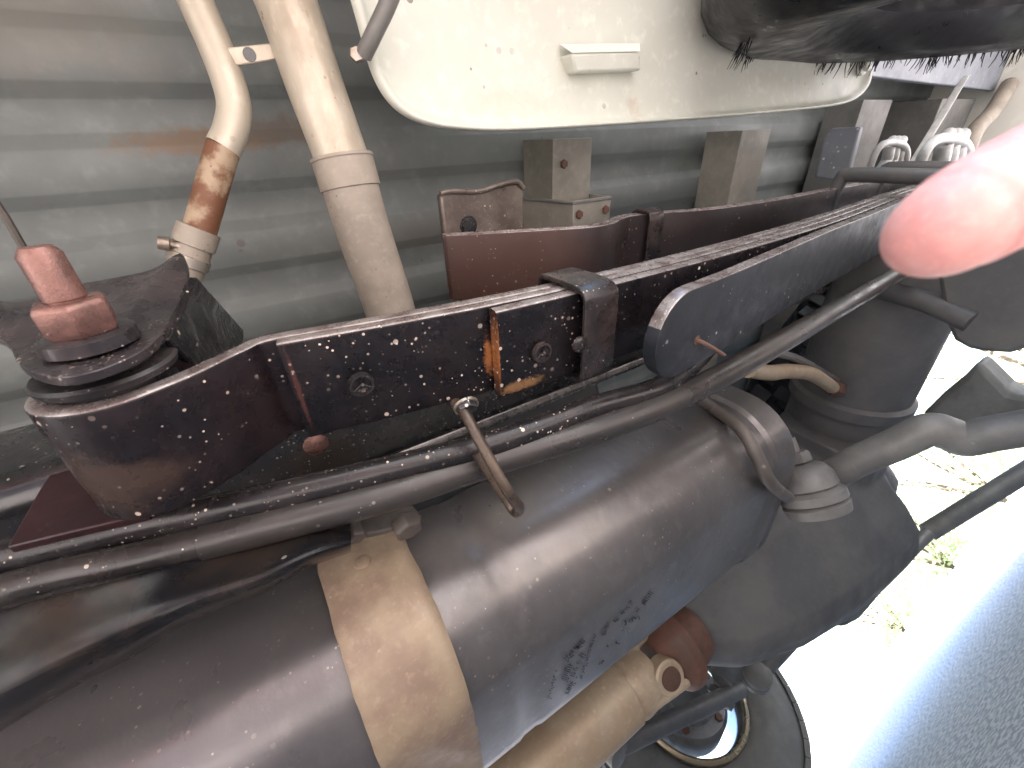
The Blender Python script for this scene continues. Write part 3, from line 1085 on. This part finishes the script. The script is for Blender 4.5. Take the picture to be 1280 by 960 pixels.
tag(obj('rubber_hairs', bm, 'rubber', nw), kind='stuff')

# ================================================================ CREAM PANEL and things on it
cp_ = thing('fender_liner', (.3, -.05, .45), 'cream painted panel with rounded corner and rolled lower lip', 'panel')
CZ = .47
edge = [(405, -120), (438, -5), (452, 45), (462, 85), (474, 112), (490, 134), (512, 150), (545, 160), (600, 164), (640, 164), (760, 157), (900, 147), (1000, 138), (1050, 132), (1072, 124), (1086, 108), (1090, 90), (1083, 62), (1070, 10), (1050, -80)]
E3 = [at(x, y, z=CZ) for x, y in edge]
# panel surface: lip rolled down at the edge, then the slightly dished face
cen = at(760, -60, z=CZ)
rows = []
for f, dz in ((0, .003), (.006, -.004), (.02, -.006), (.035, .002), (.05, .006), (.12, .010), (.3, .016), (.6, .02), (.98, .022)):
    rows.append([p + (cen - p) * f + Vector((0, 0, dz)) for p in E3])
bm = new()
grid(bm, rows)
obj('panel', bm, 'cream_paint', cp_, solid=.002, sub=2)
bm = new()
q = [(700, 58), (715, 62), (800, 58), (802, 86), (722, 90)]
zt_ = CZ - .002
a0 = [at(702, 56, z=CZ + .006), at(716, 68, z=zt_), at(800, 67, z=zt_), at(803, 57, z=CZ + .006)]
prism(bm, [at(715, 66, z=CZ - .006), at(800, 64, z=CZ - .006), at(802, 88, z=CZ - .002), at(720, 91, z=CZ - .002)], (0, 0, .03))
grid(bm, [[at(700, 55, z=CZ + .012), at(800, 54, z=CZ + .012)], [at(715, 66, z=CZ - .0065), at(800, 64, z=CZ - .0065)]])
obj('embossed_tab', bm, 'cream_paint', cp_, bevel=.003)
bm = new()
c = at(1081, 81, z=CZ - .001)
lathe(bm, [(0, .017), (.006, .016), (.007, .011), (.012, .0105), (.014, .005), (.0142, .0005)], c + Vector((0, 0, .004)), (0, 0, -1), 24)
obj('screw', bm, 'cream_paint', cp_)

st = thing('strut_rod', tuple(at(470, 40, z=.44)), 'grey painted strut rod crossing the left edge of the cream panel', 'rod')
bm = new()
sweep(bm, spl([at(500, -40, z=.42), at(487, 0, z=.43), at(466, 45, z=.44), at(455, 68, z=.45)], 5), circ(.0068, 14))
obj('rod', bm, 'sill_grey', st)
bm = new()
hexa(bm, at(446, 70, z=.46), (-.3, 0, -1), .006, .012)
obj('end_nut', bm, 'clamp_steel', st)

# grey longitudinal strip behind the tyre
gs = thing('side_sill', tuple(at(1085, 85, z=.47)), 'blue-grey painted sill strip under the tyre at the upper right', 'sill')
bm = new()
prism(bm, [at(1084, 58, z=.5), at(1086, 96, z=.5), at(1180, 106, z=.5), at(1300, 120, z=.5), at(1300, 40, z=.5), at(1180, 40, z=.5)], (0, 0, .02))
obj('strip', bm, 'strip_grey', gs, bevel=.003)

# ================================================================ FILLER PIPES (upper left)
fp = thing('filler_pipe', tuple(at(440, 230, z=.5)), 'wide tan fuel filler pipe with a band clamp', 'pipe')
A = [at(315, -90, z=.52), at(357, 0, z=.505), at(395, 110, z=.49), at(432, 212, z=.478)]
B = [at(432, 212, z=.478), at(455, 290, z=.468), at(483, 372, z=.458), at(500, 430, z=.45)]
bm = new()
sweep(bm, spl(A + [B[1]], 6), circ(.0255, 28))
obj('pipe', bm, 'pipe_tan', fp)
bm = new()
pb_ = spl([A[3]] + B[1:], 6)
sweep(bm, pb_, circ(.0275, 28))
obj('hose', bm, 'hose_tan', fp)
bm = new()
d = (B[1] - A[3]).normalized()
lathe(bm, [(-.016, .0275), (-.0155, .0292), (.012, .0292), (.0125, .0275)], A[3] + d * .005, d, 40)
lathe(bm, [(-.0165, .0295), (-.014, .0302), (-.013, .0295)], A[3] + d * .005, d, 40, caps=False)
bd = obj('band_clamp', bm, 'hose_tan', fp)
bm = new()
pq = at(463, 221, z=.475)
sweep(bm, [pq, pq + Vector((.004, .016, 0))], circ(.004, 10))
hexa(bm, pq, (0, -1, 0), .005, .004)
obj('clamp_screw', bm, 'rust_dark', bd)

vp = thing('vent_pipe', tuple(at(290, 110, z=.5)), 'thin tan vent pipe with a rusted lower bend and hose clamp', 'pipe')
A = spl([at(205, -90, z=.535), at(244, 0, z=.525), at(268, 55, z=.52), at(285, 100, z=.515), at(293, 135, z=.512), at(288, 165, z=.51), at(279, 185, z=.508)], 6)
bm = new()
sweep(bm, A, circ(.0137, 22))
obj('pipe', bm, 'pipe_tan', vp)
B = spl([at(279, 185, z=.508), at(266, 230, z=.503), at(252, 280, z=.498), at(243, 305, z=.496)], 6)
bm = new()
sweep(bm, B, circ(.0134, 22))
obj('rusted_end', bm, 'pipe_rust', vp)
Cc = spl([at(246, 295, z=.497), at(236, 325, z=.494), at(222, 360, z=.49), at(210, 400, z=.487)], 6)
bm = new()
sweep(bm, Cc, circ(.0152, 22))
obj('hose', bm, 'hose_tan', vp)
d = (Cc[6] - Cc[0]).normalized()
bm = new()
lathe(bm, [(-.013, .0155), (-.0125, .0172), (.004, .0172), (.0045, .0155)], Cc[2], d, 30)
ck = obj('hose_clamp', bm, 'hose_tan', vp)
bm = new()
lathe(bm, [(-.004, .0158), (-.0035, .0168), (.0055, .0168), (.006, .0158)], Cc[6], d, 30)
obj('clamp_band', bm, 'clamp_steel', vp)
bm = new()
s0 = at(216, 306, z=.488)
lathe(bm, [(0, .0055), (.002, .006), (.008, .006), (.009, .0035), (.012, .0035), (.014, .005), (.024, .005)], at(197, 303, z=.488), s0 - at(197, 303, z=.488), 16)
obj('clamp_screw', bm, 'clamp_steel', ck)
tabp = thing('pipe_bracket', tuple(at(312, 68, z=.51)), 'small pale tab with a hole joining the two tan pipes', 'bracket')
bm = new()
o = [at(278, 60, z=.508), at(345, 53, z=.503), at(347, 74, z=.503), at(284, 84, z=.508)]
prism(bm, o, (0, 0, .003))
tb_ = obj('tab', bm, 'pipe_tan', tabp, bevel=.001)
bm = new()
lathe(bm, [(0, .0052), (.0006, .005), (.0007, .0005)], at(312, 68, z=.5052), (0, 0, -1), 18)
obj('hole', bm, 'rail_black', tb_)

cw = thing('cable_wire', tuple(at(12, 280, z=.5)), 'thin dark wire slanting down at the left edge of the bed floor', 'wire')
bm = new()
sweep(bm, [at(-20, 232, z=.5), at(6, 270, z=.5), at(34, 318, z=.5)], circ(.0028, 8))
obj('wire', bm, 'hose_brown', cw)

# ================================================================ GREY HOSE BUNDLES (right)
def bundle(label, px, py, s, z):
    r = thing('hose_bundle', tuple(at(px, py, z=z)), label, 'hoses', 'grey hose bundles')
    def P(x, y, dz=0):
        return at(px + x * s, py + y * s, z=z + dz)
    D = P(0, 0).length / F
    for k in range(3):
        bm = new()
        o = k * 9
        sweep(bm, spl([P(-26 + o, 34, .01), P(-14 + o, 20), P(-4 + o * .9, 4), P(0 + o * .8, -14), P(4 + o * .8, -24, .04)], 5), circ(4.2 * s * D * 1.15, 12))
        obj('hose', bm, 'wire_grey', r)
    bm = new()
    sweep(bm, spl([P(-34, 34), P(-26, 8, -.008), P(-18, -10, -.012), P(-6, -20, -.014), P(14, -20, -.014), P(24, -12, -.012), P(25, 2, -.01), P(18, 22, 0)], 5), circ(3.0 * s * D, 10))
    obj('bracket_loop', bm, 'wire_grey', r)
    return r


bundle('smaller pair of grey hoses in a loop bracket, left of the larger bundle', 1112, 196, .85, .42)
bundle('larger grey hose bundle in a loop bracket beside the fingertip', 1180, 198, 1.2, .42)

# pale lips between the rear sills
ps = thing('rear_strut', tuple(at(1160, 160, z=.5)), 'thin pale strut slanting between the two hose bundles', 'strut')
bm = new()
sweep(bm, [at(1206, 96, z=.50), at(1180, 140, z=.48), at(1140, 205, z=.45)], rrect(.016, .004, .001))
obj('strut', bm, 'wire_grey', ps)
ps = thing('cable_loom', tuple(at(1230, 150, z=.5)), 'brown cable loom running up beside the fingertip', 'cable')
bm = new()
sweep(bm, spl([at(1262, 105, z=.47), at(1240, 140, z=.46), at(1218, 165, z=.45), at(1205, 200, z=.44)], 5), circ(.02, 12))
obj('cable', bm, 'hose_tan', ps)

# ================================================================ SPARE TYRE (between spring and muffler, far)
sp = thing('spare_tyre', (1.5, .7, .35), 'dark spare tyre with tread blocks glimpsed behind the axle', 'tyre')
SC = Vector((1.42, .72, .42))
bm = new()
lathe(bm, [(-.10, .2), (-.11, .28), (-.09, .34), (-.06, .362), (0, .365), (.06, .362), (.09, .34), (.11, .28), (.10, .2)], SC, (0, 0, 1), 90, caps=False)
spt = obj('carcass', bm, 'rubber', sp)
for k in range(48):
    a = 2 * PI * k / 48
    if not (PI * .75 < a < PI * 1.6):
        continue
    bm = new()
    for z0, off in ((-.085, 0), (-.035, .05), (.02, 0)):
        sweep(bm, [SC + Vector((math.cos(a + off) * .355, math.sin(a + off) * .355, z0)), SC + Vector((math.cos(a + off + .03) * .362, math.sin(a + off + .03) * .362, z0 + .042))], rrect(.026, .032, .003, 1), side=(math.cos(a), math.sin(a), 0))
    obj('tread_block', bm, 'rubber', spt)

# small plumbing above the axle
br = thing('brake_hose', tuple(at(1000, 470, z=.2)), 'tan brake hose bending over the axle behind the muffler', 'hose')
bm = new()
sweep(bm, spl([at(935, 462, z=.24), at(962, 466, z=.238), at(985, 464, z=.235), at(1015, 468, z=.23), at(1040, 484, z=.225)], 6), circ(.011, 12))
hz_ = obj('hose', bm, 'shaft_tan', br)
bm = new()
e = at(1040, 484, z=.225)
hexa(bm, e, (at(1060, 492, z=.22) - e), .015, .03)
obj('fitting', bm, 'rust_dark', br)
bm = new()
sweep(bm, spl([at(965, 440, z=.25), at(1000, 450, z=.245), at(1045, 475, z=.235)], 5), circ(.006, 8))
obj('pipe', bm, 'arm_grey', br)
rs = thing('air_reservoir', tuple(at(1090, 395, z=.25)), 'pale rounded canister end between the tube and the axle', 'canister')
bm = new()
p0 = at(1075, 410, z=.27)
p1 = at(1110, 380, z=.26)
lathe(bm, [(0, .005), (.004, .035), (.016, .052), (.04, .06), (.12, .06)], p0, (p1 - p0), 28)
obj('canister', bm, 'sill_tan', rs)

# brackets on the axle at the right
bkt = thing('axle_bracket', tuple(at(1230, 400, z=.18)), 'dark crooked bracket at the right edge below the fingertip', 'bracket')
bm = new()
oo = [(1300, 290), (1300, 430), (1262, 442), (1228, 440), (1210, 436), (1192, 426), (1182, 404), (1170, 340), (1165, 300)]
prism(bm, [at(x, y, x=.78) for x, y in oo], (.035, 0, 0))
obj('plate', bm, 'axle_dark', bkt, bevel=.006)
bm = new()
sweep(bm, [at(1105, 362, x=.80), at(1160, 378, x=.79), at(1215, 402, x=.78)], circ(.014, 14))
obj('bolt', bm, 'axle_dark', bkt)
cs = thing('caliper_bracket', tuple(at(1220, 500, z=.1)), 'grey cast bracket at the right edge above the sway bar', 'bracket')
bm = new()
oo = [(1150, 520), (1178, 492), (1205, 470), (1222, 452), (1240, 470), (1262, 492), (1300, 500), (1300, 530), (1230, 530), (1190, 540), (1160, 530)]
prism(bm, [at(x, y, x=1.0) for x, y in oo], (.06, 0, .0))
obj('casting', bm, 'casting_grey', cs, bevel=.01)

# ================================================================ FINGERTIP at the right edge
fg = None
bm = new()
d0 = .056
FP = [dep(1150, 305, d0), dep(1190, 280, d0), dep(1240, 252, d0), dep(1310, 215, d0 * 1.0), dep(1400, 165, d0 * 1.02), dep(1560, 70, d0 * 1.1), dep(1800, -60, d0 * 1.3), dep(2300, -320, d0 * 1.9)]
pth = spl(FP, 6)
rad = []
R1 = 68 / F * d0
acc = 0
for i, p in enumerate(pth):
    if i:
        acc += (p - pth[i - 1]).length
    t = acc / R1
    r = math.sqrt(max(0, 1 - (1 - min(t, 1.0) * .98) ** 2)) if t < 1 else 1 + .08 * min(1, (t - 1) / 2)
    rad.append(max(r, .2) * (1 + .5 * max(0, (acc - .05)) / .05))
# finer start
fine, frad = [], []
tip = FP[0] - (FP[1] - FP[0]).normalized() * R1 * .42
dirn = (FP[1] - FP[0]).normalized()
for k in range(10):
    a = PI / 2 * k / 9
    fine.append(tip + dirn * R1 * 1.15 * (1 - math.cos(a)))
    frad.append(max(.03, math.sin(a)))
rest = [(p, 1 + .12 * min(1, i / 14) + .9 * max(0, i - 30) / 12) for i, p in enumerate(pth) if (p - tip).dot(dirn) > R1 * 1.2]
fine += [p for p, r in rest]
frad += [r for p, r in rest]
vw = ray(1200, 270).normalized()
sweep(bm, fine, circ(R1, 28, R1 * .9), side=vw, sc=frad)
person = thing('person', (-.55, -1.05, GZ), 'blurred pink fingertip of the person holding the camera, at the right edge', 'person')
obj('finger', bm, 'skin', person, sub=1, smooth=60)


def skinned(name, joints, edges, m):
    me = bpy.data.meshes.new(name)
    off = person.location
    me.from_pydata([Vector(p) - off for p, r in joints], edges, [])
    o = bpy.data.objects.new(name, me)
    COL.objects.link(o)
    o.parent = person
    o.modifiers.new('skin', 'SKIN')
    if not me.skin_vertices:
        me.skin_vertices.new()
    for v, (p, r) in zip(me.skin_vertices[0].data, joints):
        v.radius = r if isinstance(r, tuple) else (r, r)
    me.skin_vertices[0].data[0].use_root = True
    q = o.modifiers.new('sub', 'SUBSURF')
    q.levels = q.render_levels = 2
    me.materials.append(MATS[m])
    return o


# photographer's unseen body crouching beside the truck, added to block light and bounce red
skinned('shirt', [((-.78, -1.15, .10), (.15, .17)), ((-.66, -1.02, .20), (.15, .17)), ((-.52, -.84, .27), (.15, .19)), ((-.44, -.74, .27), (.08, .09)),
                  ((-.36, -.90, .22), (.07, .07)), ((-.20, -.72, .02), (.05, .05)), ((-.14, -.44, -.07), (.04, .04)),
                  ((-.66, -.72, .25), (.07, .07)), ((-.80, -.62, .05), (.05, .05)), ((-.72, -.52, -.08), (.04, .04))],
        [(0, 1), (1, 2), (2, 3), (2, 4), (4, 5), (5, 6), (2, 7), (7, 8), (8, 9)], 'shirt_red')
skinned('trousers', [((-.80, -1.17, .08), (.15, .17)), ((-.62, -1.28, .04), (.09, .09)), ((-.42, -1.02, -.06), (.065, .065)), ((-.52, -1.36, -.09), (.045, .045)),
                     ((-.95, -1.06, .04), (.09, .09)), ((-.98, -.76, -.06), (.065, .065)), ((-1.18, -1.05, -.09), (.045, .045))],
        [(0, 1), (1, 2), (2, 3), (0, 4), (4, 5), (5, 6)], 'denim')
skinned('head', [((-.44, -.75, .28), .06), ((-.39, -.66, .27), .06), ((-.36, -.60, .26), (.085, .1)), ((-.31, -.53, .22), (.075, .09)), ((-.285, -.50, .17), (.05, .06))],
        [(0, 1), (1, 2), (2, 3), (3, 4)], 'skin')
skinned('forearm', [((-.14, -.45, -.07), .034), ((-.06, -.22, -.06), .028), ((-.03, -.12, -.045), (.04, .022)), ((.02, -.085, -.02), (.034, .018))], [(0, 1), (1, 2), (2, 3)], 'skin')

# ================================================================ FAR GREENERY seen through the gap
def shrub(label, c, h, r, n, grp='sunlit shrubs behind the truck'):
    t = thing('shrub', (c[0], c[1], GZ), label, 'shrub', grp)
    bm = new()
    for k in range(5):
        a = k * 1.3
        sweep(bm, [(c[0], c[1], GZ), (c[0] + math.cos(a) * r * .3, c[1] + math.sin(a) * r * .3, GZ + h * .5), (c[0] + math.cos(a) * r * .6, c[1] + math.sin(a) * r * .6, GZ + h * .8)], circ(.03, 6), sc=[1.4, 1, .4])
    obj('stem', bm, 'bark', t)
    bm = new()
    for k in range(n):
        while True:
            q = Vector((random.uniform(-1, 1), random.uniform(-1, 1), random.uniform(-1, 1)))
            if .45 < q.length < 1:
                break
        q = Vector((c[0] + q.x * r, c[1] + q.y * r, GZ + h * .52 + q.z * h * .5)) + Vector((random.gauss(0, .08), random.gauss(0, .08), random.gauss(0, .05)))
        s = random.uniform(.05, .11)
        u = Vector((random.gauss(0, 1), random.gauss(0, 1), random.gauss(0, 1))).normalized()
        v = u.orthogonal().normalized()
        bm.faces.new([bm.verts.new(q + u * s), bm.verts.new(q + v * s * .45), bm.verts.new(q - u * s), bm.verts.new(q - v * s * .45)])
    obj('foliage', bm, 'leaf', t, smooth=0)


for i, (x, y, h, r) in enumerate(((12.0, 7.0, 2.2, 1.5), (12.5, 9.6, 1.7, 1.4), (13.0, 4.6, 2.8, 1.6), (12.5, 12.4, 1.5, 1.5))):
    shrub(('pale green shrub seen through the gap right of the differential', 'low green shrub at the left of the bright gap', 'tall green shrub above the sway bar at the right edge', 'small shrub hidden low beside the far tyre')[i], (x, y), h, r, 2600)
